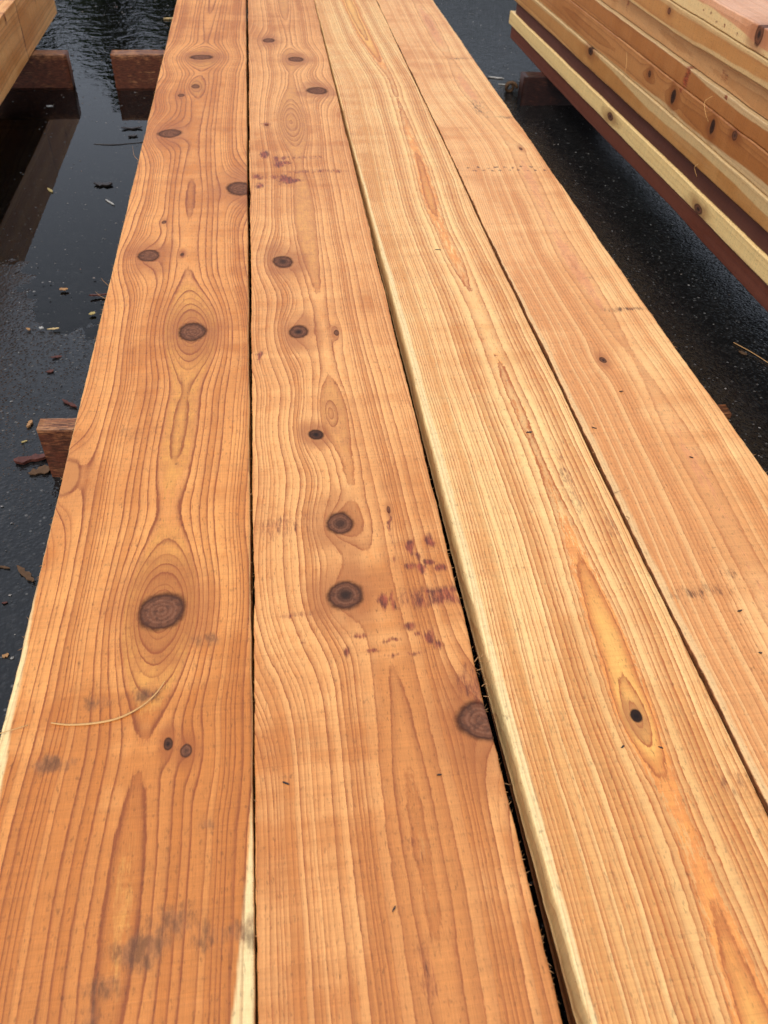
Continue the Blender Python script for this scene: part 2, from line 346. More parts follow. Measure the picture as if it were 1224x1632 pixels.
sB = [(-.008, 2.375, .012, .03, .85), (.022, 2.34, .010, .02, .7), (.045, 2.345, .008, .016, .75), (.047, 2.313, .014, .012, .6), (.03, 2.30, .012, .02, .65), (.042, 2.196, .022, .03, .85), (.012, 2.215, .012, .012, .5), (.07, 2.19, .016, .012, .5),
      (-.03, 2.215, .016, .02, .55), (-.03, 2.16, .012, .02, .5), (.125, 2.25, .10, .012, .36), (.10, 2.35, .07, .012, .34), (.191, 2.245, .012, .012, .5), (-.04, 1.35, .006, .02, .6), (.0, 2.62, .014, .012, .55),
      (.178, .820, .006, .014, .62), (.186, .800, .005, .013, .6), (.206, .828, .006, .012, .6), (.170, .780, .010, .008, .5), (.200, .786, .012, .006, .55), (.184, .772, .006, .010, .6), (.216, .770, .014, .008, .55),
      (.121, .716, .006, .016, .60), (.136, .716, .005, .018, .60), (.195, .717, .050, .019, .56), (.190, .722, .024, .012, .55), (.154, .668, .008, .008, .75), (.163, .656, .006, .006, .7), (.176, .648, .008, .012, .78), (.186, .634, .006, .009, .7),
      (.128, .650, .010, .004, .6), (.101, .634, .008, .005, .62), (.060, .632, .005, .006, .55), (.005, .655, .006, .004, .45), (-.005, .705, .03, .006, .36), (.08, .66, .01, .006, .5), (.221, .57, .02, .03, .40), (.14, .62, .03, .004, .36),
      (-.01, .88, .05, .03, .30), (.115, .365, .010, .02, .27), (.105, .24, .012, .03, .29), (.145, .79, .004, .012, .5), (.152, .86, .0025, .06, .5)]
B = build_board('wide_board', M_B, lin(-.0620, -.0440), lin(.2290, .2460), YS, TH, 120, uB, dB, .0056, kB, sB, seed=23, edge=.0009, rth=.0560, motf=lambda x, y: .75*sm(1.0, .40, y)-.05)  # shade over the near end painted into the wood tone
tag(B, 'second board from left with row of dark knots and purple stains', 'board', 'wide boards laid side by side')

uC = cv([(.2, .418), (.35, .421), (.5, .416), (.61, .424), (.85, .429), (1.09, .43), (1.27, .426), (2.0, .416), (2.44, .432), (3.03, .443), (3.58, .41), (4.3, .40)])
dC = cv([(.1, .046), (.2, .047), (.27, .050), (.33, .0525), (.42, .049), (.5, .0475), (.6, .0455), (.75, .050), (.9, .0538), (1.0, .0545), (1.08, .0535), (1.17, .0515), (1.3, .0535), (1.5, .0548), (1.9, .0540), (2.0, .053), (2.2, .0515), (2.5, .053), (2.8, .0537), (3.1, .0535), (3.3, .050), (3.6, .047), (4.2, .045)])
kC = [(.417, .498, .0078, .0100, .95, 1.1, 2.4)]
sC = [(.498, .84, .012, .06, .25), (.50, .40, .02, .03, .28), (.462, .93, .012, .10, .33)]
C = build_board('wide_board', M_C, cv([(0, .2570), (.2, .2560), (.75, .2490), (1.35, .2505), (2.5, .2490), (4.4, .2500)]), cv([(0, .5275), (.37, .5280), (.9, .5222), (1.36, .5230), (1.8, .5195), (2.3, .5252), (3.3, .5270), (4.4, .5298)]), YS, TH, 118, uC, dC, .0052, kC, sC, seed=37,
    sap_l=cv([(.1, .008), (.35, .010), (.6, .012), (.75, .0145), (1.35, .0135), (1.68, .0095), (2.1, .005), (2.5, .002), (3, -.004)]), side_sap=(1, 0), rth=.0535, lgmin=.7, motf=lambda x, y: .8*np.exp(-((x-.283)/.008)**2)*sm(1.3, .7, y)+.85*sm(.8, .25, y))  # streak beside the sapwood, then near-end shade painted into the tone
tag(C, 'third board with pale sapwood edge, orange flame grain and one small black knot', 'board', 'wide boards laid side by side')

uD = cv([(.2, .675), (.7, .679), (.9, .693), (1.2, .702), (1.75, .694), (2.4, .735), (2.9, .70), (3.9, .708), (4.3, .71)])
dD = cv([(.1, .060), (.5, .052), (.75, .057), (1.0, .053), (1.3, .058), (1.65, .0525), (1.9, .0565), (2.3, .052), (2.6, .0555), (2.95, .0505), (3.3, .058), (3.8, .051), (4.2, .056)])
kD = [(.636, 1.288, .0062, .0100, .80, .9), (.750, 2.40, .0050, .011, .62, .8)]
sD = [(.66, .0, .01, .01, .2), (.745, 1.475, .06, .008, .42), (.62, .72, .05, .010, .30), (.585, .69, .05, .012, .33), (.73, 1.62, .05, .006, .28), (.765, 2.67, .035, .012, .40), (.735, 3.30, .06, .012, .33), (.70, 2.75, .03, .10, .30)]
for k in range(9):                      # bruise dots pressed across the board by a chain
    sD.append((.565+k*.0255, 2.262+.004*math.sin(k*2.2), .0050, .0050, .62)); sD.append((.575+k*.0255, 2.240, .0045, .0050, .60))
D = build_board('wide_board', M_D, cv([(0, .5350), (.37, .5345), (.9, .5290), (1.36, .5295), (1.8, .5260), (2.3, .5300), (3.3, .5305), (4.4, .5320)]), cv([(0, .8140), (.93, .8120), (1.14, .8070), (1.4, .8015), (2.0, .7990), (2.9, .7960), (4.4, .7910)]), YS, TH, 112, uD, dD, .0054, kD, sD, seed=51,
    sap_l=cv([(.1, .008), (.42, .009), (.55, .0095), (.86, .012), (1.05, .0115), (1.33, .010), (1.6, .006), (1.8, .002), (2.1, -.002), (2.4, -.004)]), dark_edge=1.1, edge=.0010, rth=.0545, lgmin=.6, motf=lambda x, y: (.25+.40*sm(1.3, .7, y))*sm(.68, .58, x+.01*vn(y*3, 0*y, 3))-.1+.45*sm(1.25, .6, y))  # pinker left zone is the wood's own; last term paints near-end shade
tag(D, 'rightmost of the four wide boards, pinkish with fine grain and dotted bruise line', 'board', 'wide boards laid side by side')
for o, z in ((A, 0.0), (B, .0012), (C, .0015), (D, .0)): o.location = (0, 0, ZT+z)

# lower layer that the upper four lie on
YL = np.array([-.9, 0, .5, 1, 1.5, 2, 2.5, 3, 3.5, 4, 4.5, 5.2])
M_low = wood_mat('wood_lower', (.42, .17, .06), (.17, .05, .02), seed=12.0)
for k, (xa, xb, lab) in enumerate(((-.350, -.068, 'board in the lower layer under the leftmost wide board'), (-.034, .222, 'board in the lower layer under the second wide board'),
                                  (.262, .518, 'board in the lower layer under the third wide board'), (.541, .785, 'board in the lower layer under the rightmost wide board'))):
    o = build_board('wide_board', M_low, lin(xa, xa+.004), lin(xb, xb+.004), YL, .048, 14, lin((xa+xb)/2, (xa+xb)/2), lin(.05, .06), .006, seed=60+k)
    o.location = (0, 0, ZT-TH-.001); tag(o, lab, 'board', 'boards of the lower layer')

# ---------------------------------------------------------------- dunnage blocks
M_blk = wood_mat('wood_block', (.42, .19, .075), (.2, .07, .03), seed=15.0, wet=.4, stainc=(.045, .011, .005))
M_blkpale = wood_mat('wood_block_dry', (.44, .20, .075), (.2, .07, .03), seed=17.0, wet=.3)
M_blkdark = wood_mat('wood_block_shaded', (.09, .030, .016), (.05, .015, .008), seed=19.0, stainc=(.012, .004, .003))  # wet wood, colour taken darker to stand in for the stack's shadow
def dunnage(x0, x1, yc, th, h, lab, mat=M_blk, rot=0.0, seed=1, x0b=0.0, z0=-.012):
    # a plank on edge running across the boards: detailed face towards the camera (-Y)
    ln = x1-x0; ys = np.linspace(0, ln, max(8, int(ln/.02)))
    o = build_board('dunnage_block', mat, lin(z0, z0), lin(h, h), ys, th, 22, lin(.03, .03), lin(.05, .05), .006, seed=seed, nside=6,
                    stains=[(h*.45, ln*.5, h*.62, ln*3, 1.0), (.0, ln*.5, h*.5, ln*3, 1.0)])  # wet-dark face; this stain also stands in for shade under the boards
    # local x -> up, local y -> world X, local z -> -Y  (x cross y = z : Z x X = Y) so flip: y -> -X
    Mx = Matrix(((0, -1, 0, 0), (0, 0, -1, 0), (1, 0, 0, 0), (0, 0, 0, 1)))
    o.matrix_world = Matrix.Translation((x1, yc-th/2, 0)) @ Matrix.Rotation(rot, 4, 'Z') @ Mx
    return tag(o, lab, 'timber block', 'dunnage under the lumber')
dunnage(-.476, .915, 1.236, .034, ZT-TH-.049, 'dark wet dunnage plank on edge beneath the four boards, nearest one', seed=71, rot=math.radians(-2.6))
dunnage(-.607, .86, 3.762, .060, ZT-TH-.049, 'far dunnage plank on edge beneath the four boards, standing in the puddle', seed=72, rot=math.radians(0.6))
dunnage(-2.0, -.782, 3.755, .060, .128, 'dunnage plank sticking out from under the left timber in the puddle', seed=73, rot=math.radians(.3))
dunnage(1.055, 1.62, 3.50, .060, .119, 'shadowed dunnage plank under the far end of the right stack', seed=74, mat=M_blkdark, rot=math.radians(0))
dunnage(1.16, 1.62, .55, .060, .119, 'dunnage plank under the near end of the right stack', seed=75, rot=math.radians(0))

# ---------------------------------------------------------------- left timber
beamM = wood_mat('wood_beam', (.80, .38, .125), (.42, .16, .05), lw=.6, seed=21.0, jag=.2, lstr=.7, mott=.6)
MX_R = Matrix(((0, 0, 1, 0), (0, 1, 0, 0), (-1, 0, 0, 0), (0, 0, 0, 1)))     # detailed face looks to +X
MX_L = Matrix(((0, 0, -1, 0), (0, 1, 0, 0), (1, 0, 0, 0), (0, 0, 0, 1)))     # detailed face looks to -X
def beam(x, ya, yb, z0, z1, w, lab, seed, knots=(), stains=()):
    # detailed face to +X: local x -> -Z, local z -> +X ; x,y,z right-handed
    ys = np.linspace(ya, yb, int((yb-ya)/.006))
    o = build_board('timber', beamM, lin(-z1, -z1), lin(-z0, -z0), ys, w, 70, lin(-.2, -.24), lin(.09, .09), .0065, knots=knots, stains=stains, seed=seed, nside=22)
    o.matrix_world = Matrix.Translation((x, 0, 0)) @ MX_R
    return tag(o, lab, 'timber', 'timbers on the left')
beam(-.908, 2.2, 3.6455, .131, .333, .20, 'near left timber whose end butts against another timber', 81, knots=[(-.315, 3.45, .010, .006, .8, .8)], stains=[(-.23, 3.642, .12, .006, .7), (-.325, 3.45, .012, .006, .8)])
beam(-.910, 3.6490, 4.345, .131, .331, .20, 'far left timber whose free end points towards the puddle', 82, knots=[(-.27, 3.98, .010, .005, .7, .8)], stains=[(-.23, 3.652, .12, .004, .6)])

# ---------------------------------------------------------------- right stack
stk = dict(
  red=wood_mat('wood_red', (.150, .040, .019), (.08, .02, .011), lw=.6, seed=31.0, lstr=.6, rough=.6),
  sap=wood_mat('wood_sap', (.56, .33, .13), (.34, .13, .045), lw=.6, seed=33.0, lstr=.6, sapc=(.86, .60, .25), mott=.6),
  dark=wood_mat('wood_dark', (.105, .030, .017), (.06, .018, .011), lw=.6, seed=35.0, lstr=.5, rough=.65),
  gold=wood_mat('wood_gold', (.50, .255, .085), (.27, .10, .034), lw=.6, seed=38.0, lstr=.8, sapc=(.56, .38, .17)),
  brown=wood_mat('wood_brown', (.40, .17, .052), (.21, .068, .022), lw=.6, seed=41.0, lstr=.75, sapc=(.54, .37, .18)),
  tan=wood_mat('wood_tan', (.50, .27, .11), (.31, .13, .048), lw=.6, seed=44.0, lstr=.5, sapc=(.60, .43, .22)),
  top=wood_mat('wood_top', (.68, .36, .20), (.42, .17, .085), lw=.6, seed=47.0, lstr=.4, sapc=(.72, .53, .25)))
ST_ROT = math.radians(1.742)
STM = Matrix.Translation((1.198, 1.623, 0)) @ Matrix.Rotation(ST_ROT, 4, 'Z') @ Matrix.Translation((0, -1.623, 0)) @ MX_L
def stack_board(mat, z0, z1, yend, off, lab, seed, zwav=None, zwav0=None, width=.28, **kw):
    ys = yrange(1.2, yend, .006, .009, back=(-.6, 0.0, .5, .9))
    xl = (lambda y: z0+0*np.asarray(y)+(0 if zwav0 is None else zwav0(np.asarray(y))))
    xr = (lambda y: z1+0*np.asarray(y)+(0 if zwav is None else zwav(np.asarray(y))))
    o = build_board('stacked_board', mat, xl, xr, ys, width, 26, kw.pop('u0', lin((z0+z1)/2-.02, (z0+z1)/2+.01)), kw.pop('d', lin(.05, .06)), kw.pop('spacing', .006), seed=seed, nside=kw.pop('nside', 12), **kw)
    o.matrix_world = STM @ Matrix.Translation((0, 0, off))
    return tag(o, lab, 'board', 'boards of the right stack')
stack_board(stk['red'], .122, .1715, 4.012, .000, 'lowest reddish board of the right stack', 91, zwav0=lambda y: .004*vn(y*1.7, 0*y, 2))
stack_board(stk['sap'], .173, .2225, 4.050, .004, 'pale sapwood board with two brown knots, second from bottom of right stack', 92, sap_all=.92,
    knots=[(.197, 2.763, .0100, .026, .74, .6, 1.3), (.186, 2.063, .0120, .022, .76, .6, 1.3)], stains=[(.197, 2.70, .004, .02, .4)])
stack_board(stk['dark'], .224, .2735, 3.990, -.004, 'dark brown board, third from bottom of the right stack', 93)
stack_board(stk['gold'], .275, .3370, 4.06, .008, 'golden board with pale upper edge, fourth from bottom of right stack', 94,
    sap_r=cv([(.5, .05), (1.6, .036), (2.05, .022), (2.5, .031), (2.8, .012), (3.1, .006), (3.6, .010), (4.2, .01)]), knots=[(.327, 3.03, .012, .024, .88, .7, 1.2)])
stack_board(stk['brown'], .3385, .4170, 4.03, .002, 'knotty brown board with several dark knots in the right stack', 95,
    sap_l=cv([(.5, .03), (1.6, .025), (2.05, .016), (2.2, .004), (2.4, .014), (2.6, .006), (3.2, .002), (4, .006)]),
    knots=[(.382, 2.373, .018, .013, .92, .6, 1.3), (.389, 2.556, .010, .010, .85, .7, 2.0), (.385, 2.122, .018, .012, .92, .6, 1.3), (.402, 2.005, .010, .013, .8, .6, 1.2)], stains=[(.41, 2.34, .012, .012, .6)])
stack_board(stk['brown'], .4185, .4695, 4.05, .000, 'brown board with pale top edge and purple streak in the right stack', 96,
    sap_r=cv([(.5, .006), (1.7, .010), (2.1, .016), (2.25, .008), (2.4, .002), (2.8, .003), (3.5, .001)]), stains=[(.445, 2.33, .03, .016, .75), (.46, 2.10, .006, .008, .6)])
stack_board(stk['tan'], .4715, .5270, 4.03, -.012, 'greyish tan board set back below the wavy edge in the right stack', 97, stains=[(.50, 2.16, .012, .02, .45), (.485, 2.45, .008, .01, .35), (.51, 2.85, .02, .006, .6)])
stack_board(stk['gold'], .5285, .5860, 4.06, .006, 'orange board with wavy waned lower edge in the right stack', 98,
    zwav0=lambda y: .004+.010*vn(y*1.5+.2, 0*y, 6), sap_l=cv([(.5, .012), (1.6, .014), (2.2, .012), (2.6, .007), (3.2, .006)]), sap_r=cv([(1, .012), (2, .010), (2.5, .012), (3, .01)]), knots=[(.563, 2.52, .008, .010, .5, .6)])
stack_board(stk['top'], .5885, .6400, 4.02, .004, 'top board of the right stack with pink face and pale waned edge', 99, width=.30, nside=40,
    sap_l=cv([(.5, .03), (1.75, .012), (1.92, .016), (2.01, .008), (2.06, .014), (2.15, .026), (2.3, .034), (2.6, .036), (3.2, .03)]), knots=[(.622, 2.035, .022, .018, .75, .6, 1.2)],
    stains=[(.604, 2.20, .004, .004, .6), (.600, 2.25, .004, .005, .6), (.613, 2.29, .005, .003, .7), (.599, 2.13, .005, .003, .5), (.61, 2.33, .005, .003, .6)])

# ---------------------------------------------------------------- ground and water
def axis(a, b, step, far, n):
    core = np.arange(a, b+1e-6, step); g = np.geomspace(.1, far, n)
    return np.concatenate([a-g[::-1], core, b+g])
gx = axis(-1.7, 2.0, .0125, 150, 22); gy = axis(.3, 6.5, .0135, 150, 22)
GX, GY = np.meshgrid(gx, gy, indexing='xy')
dep = sm(1.75, 2.9, GY+.35*vn(GX*1.3, GY*1.1, 4)+.5*sm(-1.2, -.3, GX)-.25)*sm(.35, -.2, GX)
wetz = sm(0, .6, dep)*sm(1.0, .6, dep); GZ = (.0010+.0014*wetz)*fbm(GX*7, GY*7, 3)+(.0005+.0015*wetz)*fbm(GX*38, GY*38, 5)-.0125*dep
near = ((GX > -1.9) & (GX < 2.2) & (GY > .1) & (GY < 7)); GZ = np.where(near, GZ, -.0125*dep)+.008
ny, nx = GX.shape
i, j = np.meshgrid(np.arange(ny-1), np.arange(nx-1), indexing='ij'); a = (i*nx+j).ravel()
F = np.stack([a, a+1, a+nx+1, a+nx], 1)
me = bpy.data.meshes.new('ground'); me.vertices.add(nx*ny); me.vertices.foreach_set('co', np.stack([GX, GY, GZ], 2).ravel().astype(np.float32))
me.loops.add(F.size); me.loops.foreach_set('vertex_index', F.ravel().astype(np.int32)); me.polygons.add(len(F)); me.polygons.foreach_set('loop_start', np.arange(0, F.size, 4, dtype=np.int32))
me.update(calc_edges=True); me.polygons.foreach_set('use_smooth', [True]*len(F))
t = NT('wet_asphalt'); p = t.coord()
v1 = t.voro(p, 115); v2 = t.voro(p, 260)
cidn = t.n('ShaderNodeTexVoronoi'); t.put(cidn.inputs['Vector'], p); cidn.inputs['Scale'].default_value = 115
ch = t.n('ShaderNodeSeparateColor'); t.put(ch.inputs[0], cidn.outputs['Color'])
col = t.mix(t.noise(p, 7, 4, .6), (.004, .004, .004), (.010, .010, .010))
col = t.mix(t.math('MULTIPLY', t.sstep(ch.outputs[0], .60, .95), .30), col, (.035, .034, .033))
spk = t.math('MULTIPLY', t.sstep(ch.outputs[1], .93, .95), t.sstep(v1, .42, .25)); col = t.mix(t.math('MULTIPLY', spk, .5), col, (.16, .155, .145))
h = t.math('ADD', t.math('MULTIPLY', t.sstep(v1, .0, .6), -1.0), t.math('MULTIPLY', t.noise(p, 55, 4, .6), 1.2)); h = t.math('ADD', h, t.math('MULTIPLY', v2, -.35))
M_ground = t.finish(col, t.math('MULTIPLY_ADD', t.noise(p, 20, 3, .6), .10, .06), .45, t.bump(h, .34, .003))
G = link('ground', me, M_ground); tag(G, 'wet dark asphalt yard', kind='structure')
t = NT('puddle_water'); p = t.coord()
sep = t.n('ShaderNodeSeparateXYZ'); t.put(sep.inputs[0], p)
rip = t.noise(t.vscale(p, (1, 1.0, 1)), 15, 3, .55); ripa = t.sstep(sep.outputs[1], 3.3, 4.5)
rip2 = t.noise(p, 34, 2, .5)
h = t.math('MULTIPLY', rip, t.math('MULTIPLY_ADD', ripa, 1.0, .012)); h = t.math('ADD', h, t.math('MULTIPLY', rip2, t.math('MULTIPLY_ADD', ripa, .2, .006)))
nrm = t.bump(h, 1.0, .0042)
fz = t.n('ShaderNodeFresnel'); fz.inputs['IOR'].default_value = 1.33; t.put(fz.inputs['Normal'], nrm)
gl = t.n('ShaderNodeBsdfGlossy'); gl.inputs['Roughness'].default_value = .025; t.put(gl.inputs['Normal'], nrm)
tr = t.n('ShaderNodeBsdfTransparent'); tr.inputs['Color'].default_value = (.72, .70, .66, 1)
mx = t.n('ShaderNodeMixShader'); t.put(mx.inputs[0], fz.outputs[0]); t.put(mx.inputs[1], tr.outputs[0]); t.put(mx.inputs[2], gl.outputs[0]); t.t.links.new(mx.outputs[0], t.out.inputs[0])
wx0, wx1, wy0, wy1 = -5, 5, 1.3, 14
pud = mesh_obj('puddle', [(wx0, wy0, +.0035), (wx1, wy0, +.0035), (wx1, wy1, +.0035), (wx0, wy1, +.0035)], [(0, 1, 2, 3)], t.m)
tag(pud, 'rain puddle reflecting grey sky', kind='structure')

# ---------------------------------------------------------------- dark conifers beyond the yard (seen mirrored in the puddle)
def simple(name, c, rough=.7, spec=.2, var=.4, sc=120):
    t = NT(name); p = t.coord(); n = t.noise(p, sc, 3, .6)
    return t.finish(t.mix(n, tuple(x*(1-var) for x in c), tuple(x*(1+var) for x in c)), rough, spec, t.bump(n, .3, .001))
M_leaf = simple('needles', (.030, .048, .022), .7, .1, .4, 3); M_bark = simple('tree_bark', (.07, .05, .035), .8, .1, .4, 8)
fv, ff, tv, tf = [], [], [], []
for k in range(60):
    cx = -24+(k % 30)*1.7+rnd.uniform(-.6, .6); cyy = 25+3.5*(k//30)+rnd.uniform(-1, 1.5); H = rnd.uniform(5.2, 7.0)+.8*(k//30)
    n0 = len(tv)
    for q in range(6): tv.append((cx+.16*math.cos(q*math.pi/3), cyy+.16*math.sin(q*math.pi/3), 0))
    tv.append((cx, cyy, H*.97))
    for q in range(6): tf.append((n0+q, n0+(q+1) % 6, n0+6))
    for q in range(700):
        hh = rnd.uniform(.06, 1)**.9; rad = (1-hh)*1.45*(.45+.55*rnd.random())+.06; an = rnd.uniform(0, 6.283)
        x, y, z = cx+rad*math.cos(an), cyy+rad*math.sin(an), hh*H-.18*rad
        s = rnd.uniform(.22, .5); n0 = len(fv); dx, dy = math.cos(an), math.sin(an)
        fv += [(x-dy*s*.5-dx*s, y+dx*s*.5-dy*s, z+.1), (x+dy*s*.5-dx*s, y-dx*s*.5-dy*s, z+.1), (x+dx*s, y+dy*s, z-.16), (x, y, z+.14)]
        ff += [(n0, n0+1, n0+2), (n0, n0+2, n0+3)]
wood = mesh_obj('distant_wood', fv, ff, M_leaf); tag(wood, 'dark conifer wood beyond the yard, mirrored in the puddle', 'trees', kind='stuff')
mesh_obj('trunk', tv, tf, M_bark, wood)

# ---------------------------------------------------------------- debris builders
def tube(name, pts, rads, mat, parent=None, sides=6, flat=1.0):
    V, Fc = [], []; P = [Vector(q) for q in pts]
    for k, q in enumerate(P):
        d = (P[min(k+1, len(P)-1)]-P[max(k-1, 0)]).normalized(); u = d.cross(Vector((0, 0, 1)))
        u = u.normalized() if u.length > 1e-4 else Vector((1, 0, 0)); w = u.cross(d)
        for s in range(sides):
            an = s*2*math.pi/sides; V.append(q+(u*math.cos(an)+w*math.sin(an)*flat)*rads[k])
    for k in range(len(P)-1):
        for s in range(sides): Fc.append((k*sides+s, k*sides+(s+1) % sides, (k+1)*sides+(s+1) % sides, (k+1)*sides+s))
    Fc.append(tuple(range(sides))[::-1]); Fc.append(tuple((len(P)-1)*sides+s for s in range(sides)))
    return mesh_obj(name, V, Fc, mat, parent, True)
def smooth_path(pts, n=5):
    out = []
    for k in range(len(pts)-1):
        p0 = Vector(pts[max(k-1, 0)]); p1 = Vector(pts[k]); p2 = Vector(pts[k+1]); p3 = Vector(pts[min(k+2, len(pts)-1)])
        for q in range(n):
            s = q/n; out.append(.5*((2*p1)+(p2-p0)*s+(2*p0-5*p1+4*p2-p3)*s*s+(3*p1-p0-3*p2+p3)*s**3))
    return out+[Vector(pts[-1])]
def chip(name, loc, ln, wd, th, ang, mat, lab, cat, group=None, seed=0, tilt=0.0, jag=.5):
    r = random.Random(seed+101); n = 9; up, lo = [], []
    for k in range(n):
        s = k/(n-1)*2-1; w = wd*.5*math.sqrt(max(.08, 1-abs(s)**2.6)); zc = .15*ln*tilt*s*s
        up.append((s*ln/2*(1+r.uniform(-jag, jag)*.1), w*(1+r.uniform(-jag, jag)), zc)); lo.append((s*ln/2*(1+r.uniform(-jag, jag)*.1), -w*(1+r.uniform(-jag, jag)), zc+r.uniform(0, .3)*th))
    V = []
    for (x, y, z) in up+lo: V.append((x, y, z+th))
    for (x, y, z) in up+lo: V.append((x*.97, y*.9, z))
    m = 2*n; Fc = []
    for k in range(n-1):
        Fc.append((k, n+k, n+k+1, k+1)); Fc.append((m+k, m+k+1, m+n+k+1, m+n+k))
        Fc.append((k, k+1, m+k+1, m+k)); Fc.append((n+k+1, n+k, m+n+k, m+n+k+1))
    Fc.append((0, m, m+n, n)); Fc.append((n-1, 2*n-1, m+2*n-1, m+n-1))
    o = mesh_obj(name, V, Fc, mat); o.location = loc; o.rotation_euler = (0, 0, ang)
    return tag(o, lab, cat, group)
M_pale = simple('chip_pale', (.50, .36, .17)); M_tan = simple('chip_tan', (.36, .19, .08)); M_redc = simple('chip_red', (.085, .024, .015), .5, .4, .6, 90)
M_darkc = simple('chip_dark', (.020, .013, .010), .4, .5); M_barkc = simple('bark_sliver', (.10, .055, .028)); M_white = simple('chip_white', (.42, .41, .38))
M_straw = simple('straw_strand', (.60, .34, .13), .6, .2, .25, 300); M_yel = simple('chip_yellow', (.40, .31, .12))

# things lying on the boards
st = smooth_path([(-.308, .566, ZT+.0015), (-.286, .561, ZT+.0015), (-.256, .560, ZT+.0015), (-.227, .564, ZT+.002), (-.201, .577, ZT+.003), (-.183, .594, ZT+.005), (-.173, .609, ZT+.008)], 6)
nst = len(st); o = tube('wood_strand', st, [.0007+.0008*math.sin(math.pi*min(1, k/nst*1.25+.05)) if k < nst*.75 else .0013*(1-k/nst)*2+.0004 for k in range(nst)], M_straw, sides=7, flat=.7)
tag(o, 'curved pale wood strand lying on the leftmost board', 'wood strand')
o = tube('wood_strand', smooth_path([(-.366, .556, ZT+.004), (-.352, .558, ZT+.006), (-.335, .565, ZT+.003)], 5), [.0006]*11, M_straw, sides=5)
tag(o, 'thin hair-like wood strand at the left edge of the leftmost board', 'wood strand')
spl = [((.429, 1.073), .012, .004, 0.05, 'small dark splinter in the middle of the third board'), ((.387, .459), .006, .0022, .5, 'tiny dark splinter just left below the black knot on third board'), ((.434, .453), .006, .002, -.5, 'tiny dark splinter just right below the black knot on third board'),
       ((.55, 1.076), .009, .0018, -.5, 'thin dark splinter on the sapwood edge of the rightmost board'), ((.637, 1.18), .008, .002, 0, 'dark splinter below the small knot on the rightmost board'), ((.695, .982), .007, .0025, -.6, 'dark splinter right of centre on the rightmost board'),
       ((.629, .649), .008, .0025, .2, 'dark splinter low on the pinkish rightmost board'), ((.625, .576), .005, .0022, -.3, 'lowest dark splinter on the rightmost board'), ((-.026, .456), .009, .0018, -.5, 'dark splinter near the left edge of the second board'),
       ((.081, .303), .007, .0016, 1.0, 'dark splinter near the bottom of the second board'), ((.387, 1.77), .014, .003, -.15, 'dark splinter on the far part of the third board'), ((.155, .447), .006, .0018, 0, 'dark splinter right of the middle on the second board')]
for k, ((x, y), ln, wd, an, lab) in enumerate(spl): chip('splinter', (x, y, ZT+.0012), ln, wd, .0012, an, M_darkc, lab, 'splinter', 'splinters on the boards', seed=k)

# loose fibres still attached to the boards' sawn edges
def fibre(parent, pts, r=.0006, mat=M_tan):
    r = r*.6
    z0 = parent.location.z
    q = smooth_path([(x, y, z) for x, y, z in pts], 5); n = len(q)
    tube('frayed_fibre', q, [r*(1.15-k/n) for k in range(n)], mat, parent, sides=5)
fibre(B, [(.231, .603, -.002), (.236, .606, .004), (.240, .604, .009), (.243, .609, .013)], .0010); fibre(B, [(.231, .59, -.003), (.236, .588, .003), (.240, .592, .006)], .0009); fibre(B, [(.233, .565, -.003), (.238, .566, .001), (.242, .561, .002)], .0009)
fibre(B, [(.232, .55, -.003), (.239, .546, .001)], .0010); fibre(B, [(.231, .43, -.003), (.236, .425, .002), (.238, .427, .006)], .0006)
fibre(A, [(-.062, 3.23, -.01), (-.056, 3.245, .006), (-.053, 3.25, .016)], .0022); fibre(A, [(-.065, .585, -.004), (-.0625, .578, .003), (-.066, .571, .006)], .0005)
fibre(D, [(.529, .86, -.004), (.533, .845, .004), (.528, .838, .005), (.531, .822, .003)], .0008); fibre(D, [(.531, .815, -.003), (.528, .80, .004), (.533, .79, .003)], .0008); fibre(D, [(.529, .905, .002), (.54, .909, .003), (.551, .911, .002)], .0007)
fibre(A, [(-.362, 2.36, -.004), (-.372, 2.37, .006), (-.376, 2.40, .02)], .0012); fibre(A, [(-.363, 1.655, -.004), (-.372, 1.66, .004), (-.378, 1.668, .008)], .0010); fibre(A, [(-.364, 1.60, -.004), (-.376, 1.605, .002), (-.385, 1.618, .004)], .0010)
fibre(C, [(.2515, .86, -.004), (.246, .868, .004), (.248, .875, .008)], .0006)
def fuzz(parent, edgef, sgn, n, seed, y0=.2, y1=4.2, s=1.0):
    r = random.Random(seed); V, Fc = [], []
    for k in range(n):
        y = y0+(y1-y0)*r.random()**1.6; x = float(edgef(np.array(y))); l = r.uniform(.0015, .006)*s; w = r.uniform(.0003, .0008); an = r.uniform(-.9, .9); z = r.uniform(-.006, .0005)
        d = (sgn*math.cos(an)*l, math.sin(an)*l*1.6, r.uniform(-.001, .004)); n0 = len(V); bx = x-sgn*.0008
        V += [(bx, y-w, z), (bx, y+w, z), (bx, y, z+w*1.5), (bx+d[0], y+d[1], z+d[2])]
        Fc += [(n0, n0+1, n0+3), (n0+1, n0+2, n0+3), (n0+2, n0, n0+3)]
    o = mesh_obj('edge_fuzz', V, Fc, M_tan, parent); o['kind'] = 'stuff'
fuzz(A, lin(-.367, -.352), -1, 160, 1); fuzz(A, lin(-.0655, -.056), 1, 90, 2); fuzz(B, lin(-.062, -.044), -1, 70, 3); fuzz(B, lin(.229, .246), 1, 230, 4)
fuzz(C, cv([(.2, .252), (.75, .248), (1.35, .2505), (4.4, .25)]), -1, 40, 5, s=.6); fuzz(D, cv([(0, .814), (.93, .812), (1.14, .807), (1.4, .8015), (2, .799), (2.9, .796), (4.4, .791)]), 1, 120, 6); fuzz(D, cv([(0, .535), (.37, .5345), (.9, .529), (1.36, .5295), (1.8, .526), (2.3, .53), (4.4, .532)]), -1, 90, 7)

